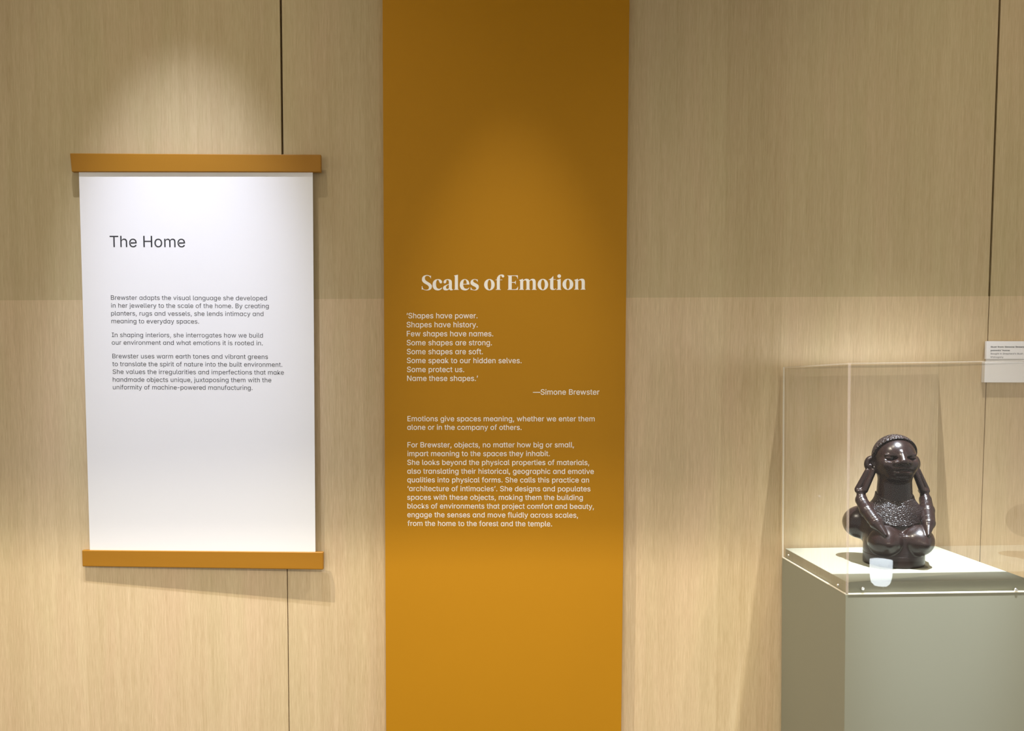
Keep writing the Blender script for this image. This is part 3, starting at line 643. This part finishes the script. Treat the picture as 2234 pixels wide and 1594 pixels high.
Z = (220, 480, 4.0864)
o = lettering('heading', zl([("The Home", 80, 752, 240.5, 241.5)], *Z, 48.5), INK, surf, None)
keep_world(o, hp)
paras = [[("Brewster adapts the visual language she developed", 90, 1480, 710, 715),
          ("in her jewellery to the scale of the home. By creating", 92, 1497, 780, 785),
          ("planters, rugs and vessels, she lends intimacy and", 92, 1450, 850, 855),
          ("meaning to everyday spaces.", 95, 875, 919, 922)],
         [("In shaping interiors, she interrogates how we build", 98, 1445, 1042, 1047),
          ("our environment and what emotions it is rooted in.", 98, 1443, 1110, 1115)],
         [("Brewster uses warm earth tones and vibrant greens", 103, 1490, 1231, 1237),
          ("to translate the spirit of nature into the built environment.", 103, 1617, 1301, 1307),
          ("She values the irregularities and imperfections that make", 106, 1632, 1370, 1377),
          ("handmade objects unique, juxtaposing them with the", 107, 1520, 1440, 1445),
          ("uniformity of machine-powered manufacturing.", 108, 1352, 1508, 1513)]]
for p in paras:
    o = lettering('paragraph', zl(p, *Z, 19.3), INK, surf, None)
    keep_world(o, hp)

# ------------------------------------------------------------------ ochre board
BY = -.024
wb = empty('ochre_text_board', (.0465, 0, 0),
           'tall ochre board lettered Scales of Emotion, rising full height on the oak wall', 'wall board')
bm = bmesh.new()
add_box(bm, -.2976, .3906, BY, 0.0, 0.0, ZC)
bevel(bm, .0008, 1)
o = build('board', bm, OCHRE)
keep_world(o, wb)
bsurf = plane_surf(BY - .0002)


def cr(points):
    """closed outline through points; those marked s are passed smoothly, c are corners"""
    n = len(points)
    out = []
    for i in range(n):
        p0, p1, p2, p3 = (points[(i + k - 1) % n] for k in range(4))
        t1 = (0, 0) if p1[2] == 'c' else ((p2[0] - p0[0]) / 2, (p2[1] - p0[1]) / 2)
        t2 = (0, 0) if p2[2] == 'c' else ((p3[0] - p1[0]) / 2, (p3[1] - p1[1]) / 2)
        d = math.hypot(p2[0] - p1[0], p2[1] - p1[1])

        def lim(t):
            q = math.hypot(*t)
            return t if q < d * 1.1 or q == 0 else (t[0] * d * 1.1 / q, t[1] * d * 1.1 / q)
        t1, t2 = lim(t1), lim(t2)
        if p1[2] == 'c' and p2[2] == 'c':
            out.append((p1[0], p1[1]))
            continue
        if p1[2] == 'c':
            t1 = ((p2[0] - p1[0]) * 1.5 - t2[0] * .5, (p2[1] - p1[1]) * 1.5 - t2[1] * .5)
        if p2[2] == 'c':
            t2 = ((p2[0] - p1[0]) * 1.5 - t1[0] * .5, (p2[1] - p1[1]) * 1.5 - t1[1] * .5)
        for k in range(6):
            t = k / 6
            h = (2 * t ** 3 - 3 * t * t + 1, t ** 3 - 2 * t * t + t, -2 * t ** 3 + 3 * t * t, t ** 3 - t * t)
            out.append(tuple(h[0] * p1[j] + h[1] * t1[j] + h[2] * p2[j] + h[3] * t2[j] for j in (0, 1)))
    return out


def ell(cx, cy, rx, ry):
    return [(cx + rx * math.cos(a * math.pi / 20), cy + ry * math.sin(a * math.pi / 20)) for a in range(40)]


def P_(s):
    out = []
    for q in s.split():
        k = q[-1] if q[-1] in 'sc' else 'c'
        x, y = q.rstrip('sc').split(',')
        out.append((float(x), float(y), k))
    return out


T1 = [cr(P_(s)) for s in (
    # S
    "352,212c 340,182s 305,145s 255,133s 212,152s 198,200s 215,245s 262,283s 330,325s 372,372s 379,412s 365,460s 325,495s "
    "262,508s 200,501s 152,484s 118,490c 121,400c 134,400c 150,455s 185,484s 232,493s 282,480s 303,440s 294,405s 262,370s "
    "190,330s 142,287s 124,238s 136,172s 180,130s 245,114s 300,122s 335,136s 352,128c 356,140c",
    # c
    "398,365s 412,290s 462,236s 540,220s 602,233s 638,278s 636,312s 612,330s 584,318s 566,285s 550,248s 528,238s 504,252s "
    "488,300s 485,360s 496,420s 528,458s 575,467s 630,434c 640,445c 608,486s 555,507s 500,506s 440,480s 406,425s",
    # a
    "680,290s 697,250s 742,227s 800,220s 860,236s 887,275s 892,335s 892,452s 902,480s 923,479c 925,491c 888,506s 848,503s "
    "824,476c 788,500s 735,508s 685,494s 664,452s 680,405s 740,370s 815,345c 815,290s 802,252s 772,238s 752,256s 748,290s "
    "734,320s 705,329s 684,316s",
    "815,358c 775,376s 748,405s 741,440s 760,466s 790,467s 815,452c",
    # l
    "945,128 1048,106 1048,470 1068,488 1068,494 945,494 945,488 967,470 967,146",
    # e
    "1342,358c 1182,358c 1190,410s 1218,452s 1262,467s 1302,460s 1332,432c 1340,442c 1310,482s 1258,507s 1200,506s "
    "1138,480s 1103,425s 1095,365s 1112,290s 1160,236s 1225,220s 1290,240s 1330,292s",
    "1183,342c 1270,342c 1268,290s 1252,250s 1225,236s 1200,251s 1187,295s",
    # s
    "1555,305c 1540,270s 1502,239s 1465,235s 1440,252s 1440,280s 1472,310s 1530,340s 1573,376s 1582,425s 1565,475s 1520,503s "
    "1465,508s 1412,497s 1372,495c 1372,428c 1382,428c 1402,466s 1440,492s 1485,492s 1514,470s 1512,440s 1480,415s 1420,384s "
    "1379,350s 1368,305s 1386,255s 1430,226s 1480,219s 1525,228s 1555,230c",
    # f
    "2015,494 2015,488 2045,472 2045,245 2012,245 2012,233 2045,233c 2053,180s 2092,125s 2150,103s 2205,105s 2236,138s "
    "2226,166s 2200,178s 2176,165s 2164,140s 2150,123s 2136,136s 2126,180s 2122,233c 2185,233 2185,245 2122,245 2122,472 "
    "2150,488 2150,494")]
T1 += [ell(1854, 362, 136, 145), ell(1855, 362, 47, 126)]
T2 = [cr(P_(s)) for s in (
    # E
    "140,125 408,122 411,212 403,212c 386,165s 348,141s 300,137c 252,137 252,296 295,296c 328,290s 349,258c 356,258 356,356 "
    "349,356c 332,322s 300,312c 252,312 252,479 305,479c 370,468s 408,412c 416,412 410,494 140,494 140,488 165,472 165,145 140,131",
    # m
    "440,494 440,488 468,472 468,264 440,250 440,244 540,211 545,254c 580,225s 630,210s 682,221s 705,254c 748,222s 796,210s "
    "845,228s 866,278s 866,472c 890,488 890,494 765,494 765,488 790,472c 790,300s 782,262s 755,248s 728,258s 707,276c 707,472 "
    "728,488 728,494 605,494 605,488 630,472c 630,300s 622,262s 592,248s 562,260s 545,276c 545,472 565,488 565,494",
    # t
    "1200,237 1200,228c 1255,203s 1312,142c 1320,142 1320,222 1380,222 1380,237 1320,237c 1320,440s 1332,470s 1355,473s "
    "1383,455c 1389,463c 1360,490s 1315,498s 1265,490s 1238,455s 1238,237c",
    # i
    "1395,494 1395,488 1428,472 1428,266 1405,250 1405,243 1508,210 1508,472 1527,488 1527,494",
    # n
    "1852,488 1852,482 1880,466 1880,261 1855,247 1855,240 1950,209 1955,252c 1996,222s 2055,208s 2105,225s 2125,272s 2125,466c "
    "2145,482 2145,488 2015,488 2015,482 2045,466c 2045,300s 2035,260s 2002,247s 1972,260s 1955,276c 1955,466 1975,482 1975,488")]
T2 += [ell(1051, 359, 136, 146), ell(1051, 359, 49, 128), ell(1469, 142, 47, 47),
       ell(1693, 353, 139, 143), ell(1693, 353, 47, 125)]
KT = 11.758
polys = [[(910 + x / KT, -(590 + y / KT)) for x, y in s] for s in T1] + \
        [[(1095 + x / KT, -(590 + y / KT)) for x, y in s] for s in T2]
v, f = fill_mesh(polys)
me = bpy.data.meshes.new('title')
me.from_pydata([tuple(bsurf(x, -y)) for x, y, _ in v], [], f)
o = link('title', me, CREAM)
face_camera(o)
keep_world(o, wb)

Z1, Z2 = (860, 570, 4.654), (860, 880, 4.654)
blocks = [('quotation', Z1, 22.8, [
    ("‘Shapes have power.", 127, 845, 577, 577), ("Shapes have history.", 127, 847, 668, 668),
    ("Few shapes have names.", 129, 1005, 760, 760), ("Some shapes are strong.", 128, 992, 851, 851),
    ("Some shapes are soft.", 129, 900, 942, 942), ("Some speak to our hidden selves.", 129, 1293, 1032, 1033),
    ("Some protect us.", 130, 710, 1123, 1123), ("Name these shapes.’", 132, 850, 1213, 1213)]),
    ('attribution', Z1, 22.8, [("—Simone Brewster", 1408, 2083, 1352, 1352)]),
    ('paragraph', Z2, 22.0, [("Emotions give spaces meaning, whether we enter them", 135, 2035, 179, 180),
                             ("alone or in the company of others.", 133, 1293, 266, 267)]),
    ('paragraph', Z2, 22.0, [
        ("For Brewster, objects, no matter how big or small,", 135, 1825, 444, 444),
        ("impart meaning to the spaces they inhabit.", 135, 1580, 533, 533),
        ("She looks beyond the physical properties of materials,", 133, 1980, 622, 624),
        ("also translating their historical, geographic and emotive", 133, 2027, 711, 714),
        ("qualities into physical forms. She calls this practice an", 133, 1978, 799, 801),
        ("‘architecture of intimacies’. She designs and populates", 135, 1992, 888, 891),
        ("spaces with these objects, making them the building", 133, 1915, 976, 979),
        ("blocks of environments that project comfort and beauty,", 135, 2027, 1064, 1069),
        ("engage the senses and move fluidly across scales,", 133, 1866, 1153, 1158),
        ("from the home to the forest and the temple.", 135, 1602, 1241, 1246)])]
for nm, zz, em, rows in blocks:
    o = lettering(nm, zl(rows, *zz, em), CREAM, bsurf, None, 0.004)
    keep_world(o, wb)

# ------------------------------------------------------------------ object label on the wall
lh = empty('object_label', at(2200, 790, 0.0),
           'small white two-tier label with black print on the oak wall at the right edge', 'label')
LY_ = -.012
tl, bl = at(2149.5, 746, LY_ + .004), at(2148, 834, LY_ + .004)
LW = .19


def slab(name, x0, zt, x1, zb, yf, yb, m):
    bm = bmesh.new()
    fr = [(x0[0], yf, zt), (x0[0] + LW, yf, zt), (x0[1] + LW, yf, zb), (x0[1], yf, zb)]
    add_hexa(bm, fr, [(p[0], yb, p[2]) for p in fr])
    bevel(bm, .0006, 2)
    o = build(name, bm, m)
    keep_world(o, lh)


a, b_ = at(2152.8, 745, -.005), at(2151.6, 791, -.005)
slab('backing_plate', (a.x, b_.x), a.z, 0, b_.z, -.005, 0.0, LABELG)
a, b_ = at(2152.6, 743.8, -.014), at(2151.4, 782.8, -.014)
slab('caption_card', (a.x, b_.x), a.z, 0, b_.z, -.014, -.005, LABELW)
a, b_ = at(2149, 789.2, -.016), at(2147.4, 834, -.016)
slab('blank_plate', (a.x, b_.x), a.z, 0, b_.z, -.016, 0.0, LABELW)
lsurf = plane_surf(-.0142)
ZL = (2100, 720, 11.388)
_, a2, b2 = layout("parents’ home")
k2 = (1172 - 700) / (b2 - a2)


def lab(text, x, y, k):
    _, a, b_ = layout(text)
    return (text, x, x + (b_ - a) * k, y, y)


o = lettering('caption_title', zl([lab(t_, x_ + d_, y_, k2) for d_ in (-2.0, 0.0, 2.0)
                                           for t_, x_, y_ in (("Bust from Simone Brewster’s", 705, 434), ("parents’ home", 700, 520))], *ZL, 6.6),
              INK, lsurf, None)
keep_world(o, lh)
k3 = (1012 - 697) / (layout("Mahogany")[2] - layout("Mahogany")[1])
o = lettering('caption_text', zl([lab("Bought in Shepherd’s Bush", 699, 602, k3), lab("Mahogany", 699, 686, k3)], *ZL, 6.6),
              INK, lsurf, None)
keep_world(o, lh)

# ------------------------------------------------------------------ plinth and hood
PX0, PX1, PYF, PYB = .855, 1.305, -.457, -.010
ZB, ZS, ZT = 1.057, 1.0855, 1.609
TH = .006
LEAN = math.atan(.0165)
PIV = Vector(((PX0 + PX1) / 2, (PYF + PYB) / 2, 1.05))


def lean(o):
    """the plinth stands a touch out of plumb"""
    R = Matrix.Rotation(-LEAN, 4, 'Y')
    o.data.transform(Matrix.Translation(PIV) @ R @ Matrix.Translation(-PIV))


def lean_pt(p):
    return Matrix.Translation(PIV) @ Matrix.Rotation(-LEAN, 4, 'Y') @ Matrix.Translation(-PIV) @ Vector(p)


pl = empty('display_plinth', ((PX0 + PX1) / 2, (PYF + PYB) / 2, 0),
           'grey green painted display plinth with white lit top under the clear hood', 'plinth')
bm = bmesh.new()
add_box(bm, PX0, PX1, PYF, PYB, 0.004, ZB)
bevel(bm, .0008, 1)
o = build('plinth_body', bm, PLINTH)
lean(o)
keep_world(o, pl)
bm = bmesh.new()
i_ = TH + .0008
add_box(bm, PX0 + i_, PX1 - i_, PYF + i_, PYB - i_, ZB - .0005, ZS)
bevel(bm, .0008, 1)
o = build('plinth_top', bm, PLINTH)
lean(o)
keep_world(o, pl)

hd = empty('display_hood', ((PX0 + PX1) / 2, (PYF + PYB) / 2, ZB),
           'clear acrylic box hood screwed onto the grey plinth over the carved bust', 'display case')
z0 = ZB + .0008


def hood_part(name, boxes, m, lb=None, parent=None, bev=0):
    bm = bmesh.new()
    for q in boxes:
        add_box(bm, *q)
    if bev:
        bevel(bm, bev, 1)
    o = build(name, bm, m)
    lean(o)
    keep_world(o, parent or hd)
    if lb:
        o['label'] = lb
    return o


zt = ZT - TH
e = .0002
fp = hood_part('front_pane', [(PX0 + TH + e, PX1 - TH - e, PYF, PYF + TH, z0, zt)], ACRYL)
hood_part('back_pane', [(PX0 + TH + e, PX1 - TH - e, PYB - TH, PYB, z0, zt)], ACRYL)
hood_part('side_pane', [(PX0, PX0 + TH, PYF, PYB, z0, zt)], ACRYL)
hood_part('side_pane', [(PX1 - TH, PX1, PYF, PYB, z0, zt)], ACRYL)
hood_part('lid_pane', [(PX0, PX1, PYF, PYB, zt + e, ZT)], ACRYL)
# strips coloured to stand in for light caught in the acrylic edges
q = .0028
hood_part('bottom_glint', [(PX0 + .006, PX1 - .006, PYF - q * .4, PYF + .002, z0 - .0004, z0 + q)], EDGE, 'painted bright line along the lower edge')
hood_part('bottom_glint', [(PX0 - q * .3, PX0 + .002, PYF + .004, PYB - .004, z0 - .0004, z0 + q * .8)], EDGE, 'painted bright line along the lower edge')
hood_part('corner_edge', [(PX0 - .0006, PX0 + .0034, PYB - .003, PYB + .0006, z0, ZT)], EDGE, 'painted bright line along the upright edge')
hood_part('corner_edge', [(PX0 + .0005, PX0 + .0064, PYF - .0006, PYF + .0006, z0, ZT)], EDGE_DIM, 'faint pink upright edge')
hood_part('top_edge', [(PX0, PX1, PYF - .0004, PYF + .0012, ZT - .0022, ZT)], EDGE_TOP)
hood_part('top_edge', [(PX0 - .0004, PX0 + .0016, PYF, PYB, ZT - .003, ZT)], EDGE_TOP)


def screw(p, axis):
    bm = bmesh.new()
    bmesh.ops.create_cone(bm, cap_ends=True, segments=20, radius1=.0042, radius2=.0030, depth=.0024,
                          matrix=Matrix.Translation(p) @ (Matrix.Rotation(math.pi / 2, 4, 'X') if axis == 'y' else Matrix.Rotation(-math.pi / 2, 4, 'Y')))
    bmesh.ops.create_cone(bm, cap_ends=True, segments=6, radius1=.0013, radius2=.0013, depth=.0030,
                          matrix=Matrix.Translation(p) @ (Matrix.Rotation(math.pi / 2, 4, 'X') if axis == 'y' else Matrix.Rotation(-math.pi / 2, 4, 'Y')))
    o = build('screw', bm, STEEL)
    keep_world(o, hd)


def at_x(px, py, X):
    d = fwd + ax * ((px - PPX) / F_PX) + ay * ((py - PPY) / F_PX)
    return EYE + d * ((X - EYE.x) / d.x)


for px, py in ((1883, 1284), (2217, 1286)):
    screw(at(px, py, PYF - .0012), 'y')
for px, py in ((1719.5, 1211), (1827, 1276)):
    screw(at_x(px, py, PX0 - .0012), 'x')

# ------------------------------------------------------------------ carved bust
BUST = lean_pt(((PX0 + PX1) / 2 - .008, -.236, ZS + .0010))
H = .0013
xs = np.arange(0, .126, H, dtype=np.float32)
ys = np.arange(-.126, .132, H, dtype=np.float32)
zs = np.arange(-.006, .366, H, dtype=np.float32)
SHAPE = (len(xs), len(ys), len(zs))


class Field:
    """a signed distance field on the half grid x >= 0; the other half is its mirror"""

    def __init__(self, d=None):
        self.d = np.full(SHAPE, .05, np.float32) if d is None else d

    def box(self, lo, hi):
        sl, co = [], []
        for a, l, h in zip((xs, ys, zs), lo, hi):
            i0, i1 = np.searchsorted(a, l), np.searchsorted(a, h)
            i0, i1 = max(0, i0), min(len(a), max(i1, i0 + 1))
            sl.append(slice(i0, i1))
            co.append(a[i0:i1])
        X, Y, Z = np.meshgrid(*co, indexing='ij')
        return tuple(sl), X, Y, Z

    def mix(self, sl, v, k, op):
        a = self.d[sl]
        if op == 'add':
            h = np.clip(.5 + .5 * (a - v) / k, 0, 1)
            self.d[sl] = a + (v - a) * h - k * h * (1 - h)
        else:
            v = -v
            h = np.clip(.5 + .5 * (v - a) / k, 0, 1)
            self.d[sl] = a + (v - a) * h + k * h * (1 - h)

    def ell(self, c, r, k=.008, op='add', rot=None):
        m = max(r) + 3 * k + .004
        sl, X, Y, Z = self.box([q - m for q in c], [q + m for q in c])
        if X.size == 0:
            return
        X, Y, Z = X - c[0], Y - c[1], Z - c[2]
        if rot is not None:
            R = np.array(rot.inverted(), dtype=np.float32)
            X, Y, Z = (R[i][0] * X + R[i][1] * Y + R[i][2] * Z for i in range(3))
        k0 = np.sqrt((X / r[0]) ** 2 + (Y / r[1]) ** 2 + (Z / r[2]) ** 2) + 1e-6
        k1 = np.sqrt((X / r[0] ** 2) ** 2 + (Y / r[1] ** 2) ** 2 + (Z / r[2] ** 2) ** 2) + 1e-6
        self.mix(sl, k0 * (k0 - 1) / k1, k, op)

    def cap(self, a, b, ra, rb, k=.005, op='add', groove=()):
        a, b = np.array(a), np.array(b)
        m = max(ra, rb) + 3 * k + .004
        sl, X, Y, Z = self.box(np.minimum(a, b) - m, np.maximum(a, b) + m)
        d = b - a
        L2 = float(d @ d)
        t = np.clip(((X - a[0]) * d[0] + (Y - a[1]) * d[1] + (Z - a[2]) * d[2]) / L2, 0, 1)
        r = ra + (rb - ra) * t
        for g in groove:
            r = r - .0014 * np.exp(-((t - g) * math.sqrt(L2) / .0009) ** 2)
        v = np.sqrt((X - a[0] - t * d[0]) ** 2 + (Y - a[1] - t * d[1]) ** 2 + (Z - a[2] - t * d[2]) ** 2) - r
        self.mix(sl, v, k, op)

    def column(self, a, b, z0, z1, k, rnd=.004, flare=0.0):
        sl, X, Y, Z = self.box((0, -b - .03, z0 - .03), (a + .03, b + .03, z1 + .03))
        s = 1 + flare * (z1 - Z) / (z1 - z0)
        k0 = np.sqrt((X / (a * s)) ** 2 + (Y / (b * s)) ** 2) + 1e-6
        k1 = np.sqrt((X / (a * s) ** 2) ** 2 + (Y / (b * s) ** 2) ** 2) + 1e-6
        r = k0 * (k0 - 1) / k1 + rnd
        w = np.abs(Z - (z0 + z1) / 2) - (z1 - z0) / 2 + rnd
        v = np.minimum(np.maximum(r, w), 0) + np.sqrt(np.maximum(r, 0) ** 2 + np.maximum(w, 0) ** 2) - rnd
        self.mix(sl, v, k, 'add')


def surface(d):
    """surface nets on the mirrored field"""
    d = np.concatenate([d[:0:-1], d], axis=0)
    X = np.concatenate([-xs[:0:-1], xs])
    nx, ny, nz = d.shape
    neg = d < 0
    c = np.zeros((nx - 1, ny - 1, nz - 1), np.int8)
    for i in (0, 1):
        for j in (0, 1):
            for k in (0, 1):
                c += neg[i:nx - 1 + i, j:ny - 1 + j, k:nz - 1 + k]
    cells = np.argwhere((c > 0) & (c < 8))
    idx = np.full(c.shape, -1, np.int64)
    idx[tuple(cells.T)] = np.arange(len(cells))
    acc = np.zeros((len(cells), 3))
    cnt = np.zeros(len(cells))
    cor = [(i, j, k) for i in (0, 1) for j in (0, 1) for k in (0, 1)]
    val = {q: d[tuple((cells + q).T)] for q in cor}
    for p in cor:
        for axi in range(3):
            if p[axi]:
                continue
            q = list(p)
            q[axi] = 1
            q = tuple(q)
            a, b = val[p], val[q]
            m = (a < 0) != (b < 0)
            t = np.where(m, a / np.where(m, a - b, 1), 0)
            e_ = np.tile(np.array(p, float), (len(cells), 1))
            e_[:, axi] += t
            acc += e_ * m[:, None]
            cnt += m
    v = cells + acc / cnt[:, None]
    V = np.stack([X[0] + v[:, 0] * H, ys[0] + v[:, 1] * H, zs[0] + v[:, 2] * H], 1)
    faces = []
    for axi in range(3):
        u, w = (axi + 1) % 3, (axi + 2) % 3
        sl0 = [slice(1, -1)] * 3
        A = [slice(None)] * 3
        B = [slice(None)] * 3
        A[axi], B[axi] = slice(0, -1), slice(1, None)
        e0 = np.argwhere(neg[tuple(A)] != neg[tuple(B)])
        ok = (e0[:, u] > 0) & (e0[:, w] > 0) & (e0[:, u] < d.shape[u] - 1) & (e0[:, w] < d.shape[w] - 1)
        e0 = e0[ok]
        du, dw = np.zeros(3, int), np.zeros(3, int)
        du[u], dw[w] = 1, 1
        g = lambda q: idx[tuple(q.T)]
        f_ = np.stack([g(e0), g(e0 - du), g(e0 - du - dw), g(e0 - dw)], 1)
        flip = ~neg[tuple(e0.T)]
        f_[flip] = f_[flip][:, ::-1]
        faces.append(f_)
    return V, np.concatenate(faces)


def sculpt(name, d, m, parent):
    V, Fc = surface(d)
    me = bpy.data.meshes.new(name)
    me.from_pydata(V.tolist(), [], Fc.tolist())
    me.validate()
    bm = bmesh.new()
    bm.from_mesh(me)
    bmesh.ops.recalc_face_normals(bm, faces=bm.faces)
    bmesh.ops.smooth_vert(bm, verts=bm.verts, factor=.3, use_axis_x=True, use_axis_y=True, use_axis_z=True)
    bm.to_mesh(me)
    bm.free()
    o = link(name, me, m, parent, True)
    return o


body = Field()
# trunk and shoulders
body.column(.0738, .0803, .0, .088, .010, .010)
body.ell((0, .004, .104), (.073, .060, .052), .016)
body.ell((0, .004, .134), (.072, .050, .038), .014)
body.ell((.060, .066, .099), (.050, .049, .046), .020)
body.cap((0, .0, .146), (0, -.002, .236), .046, .0405, .020)
trunk = body.d.copy()
# breasts
body.ell((.0385, -.050, .068), (.0430, .048, .0405), .004)
body.cap((.044, -.060, .094), (.045, -.092, .066), .014, .010, .014)
# head and jaw
body.ell((0, -.001, .288), (.0500, .056, .0525), .010)
body.ell((0, -.010, .256), (.0490, .047, .034), .014)
body.ell((0, -.040, .260), (.034, .020, .028), .014)
body.ell((0, -.040, .236), (.028, .015, .011), .012)
body.ell((.030, -.036, .270), (.016, .016, .014), .014)
# brow, eyes, nose, mouth
body.ell((.0255, -.0500, .2875), (.0175, .010, .0085), .005, 'cut')
body.ell((.0255, -.0400, .2865), (.0130, .0080, .0060), .0015)
body.cap((.012, -.0490, .2865), (.038, -.0380, .2885), .0012, .0012, .0012, 'cut')
body.cap((.011, -.0515, .2920), (.037, -.0405, .2945), .0030, .0030, .004)
body.cap((0, -.052, .298), (0, -.0635, .278), .0070, .0115, .007)
body.ell((.0145, -.056, .2745), (.0092, .0100, .0080), .006)
body.ell((.008, -.067, .2680), (.0036, .004, .0028), .002, 'cut')
body.ell((0, -.0540, .2602), (.0240, .0125, .0066), .0045)
body.ell((0, -.0535, .2485), (.0215, .0130, .0076), .0045)
body.cap((0, -.0685, .2545), (.0230, -.0545, .2530), .0017, .0012, .0010, 'cut')
body.cap((0, -.060, .2390), (.012, -.057, .2395), .0020, .0012, .006, 'cut')
# ears
er = Matrix.Rotation(math.radians(20), 3, 'Z')
body.ell((.0535, .014, .265), (.0185, .011, .0235), .004, 'add', er)
body.ell((.0555, .000, .269), (.0115, .009, .0160), .002, 'cut', er)
body.cap((.0555, .007, .249), (.0575, .006, .262), .0040, .0035, .002)
# stretched lobes: two ridges down to the wrist, then banded forearm and hand on the breast
body.cap((.0512, .005, .249), (.0727, .006, .195), .0076, .0084, .0012)
body.cap((.0630, .0135, .247), (.0865, .0180, .196), .0076, .0086, .0012)
body.ell((.080, .014, .192), (.0150, .012, .008), .003)
body.cap((.080, .013, .189), (.081, .006, .168), .0112, .0140, .003, 'add', (.18, .34, .50))
body.cap((.081, .006, .168), (.075, -.022, .143), .0150, .0175, .004, 'add', (.10, .21, .32))
body.cap((.075, -.022, .143), (.064, -.060, .116), .0180, .0165, .005, 'add', (.05, .14, .23, .75, .84, .93))
body.cap((.064, -.060, .116), (.052, -.092, .091), .0160, .0045, .004, 'add', (.10, .22))
# clear the hair and collar zones a little, so they sit in the body
sl, X, Y, Zg = body.box((-1, -1, -1), (1, 1, 1))
head = Field()
head.ell((0, -.001, .288), (.0500, .056, .0525), .010)
hd_f = np.maximum(head.d - .0058, -(Y + .030 - .68 * (.333 - Zg)))
hd_f = np.maximum(hd_f, .246 - Zg)
hd_f = np.maximum(hd_f, -(head.d + .006))
collar_lo = .107 + .25 * np.maximum(X - .020, 0)
collar = np.maximum(trunk - .0032, collar_lo - Zg)
collar = np.maximum(collar, (Zg - .186 - .30 * Y) * .9)
collar = np.maximum(collar, Y - .020)
collar = np.maximum(collar, -(trunk + .006))
collar = np.maximum(collar, X - .080)

bust = empty('carved_bust', BUST, 'dark carved mahogany bust of a woman with looped earlobes under the clear hood', 'sculpture')
base = Field()
base.column(.0742, .0807, 0.0, .030, .003, .0006)
sculpt('base', base.d, MAH_SKIN, bust)
sculpt('figure', body.d, MAH_SKIN, bust)
sculpt('hair', hd_f, MAH_HAIR, bust)
sculpt('collar', collar, MAH_COLLAR, bust)
bust.rotation_euler = (Matrix.Rotation(-LEAN, 3, 'Y') @ Matrix.Rotation(math.radians(-6), 3, 'Z')).to_euler()
bust.scale = (1, 1, .98)

# ------------------------------------------------------------------ added glow behind the viewer, placed to make the hood's reflection
GLOW, nt_, b_g = mat('added_glow')
b_g.inputs['Base Color'].default_value = (.9, .95, 1, 1)
b_g.inputs['Emission Color'].default_value = (.86, .95, 1.0, 1)
b_g.inputs['Emission Strength'].default_value = 34.0
glow_src = empty('reflection_source', (3.03, -5.0, 0), 'added glowing cup shape that makes the pale reflection low in the clear hood', 'lamp')
for nm_, prof, m_ in (('glow_cup', [(0, .018), (.045, .018), (.066, .040), (.078, .080), (.081, .130), (.082, .215), (.079, .215), (.076, .13), (0, .12)], GLOW),
                      ('glow_cup_foot', [(0, 0), (.06, 0), (.06, .016), (0, .016)], DARK)):
    bm = bmesh.new()
    rings = []
    for r, z in prof:
        rings.append([bm.verts.new((r * math.cos(k * math.pi / 16), r * math.sin(k * math.pi / 16), z)) for k in range(32)]
                     if r else [bm.verts.new((0, 0, z))])
    for A_, B_ in zip(rings[:-1], rings[1:]):
        for k in range(32):
            q_ = [A_[k % len(A_)], A_[(k + 1) % len(A_)], B_[(k + 1) % len(B_)], B_[k % len(B_)]]
            q_ = [v_ for i, v_ in enumerate(q_) if v_ not in q_[:i]]
            if len(q_) > 2:
                bm.faces.new(q_)
    build(nm_, bm, m_, glow_src, True)
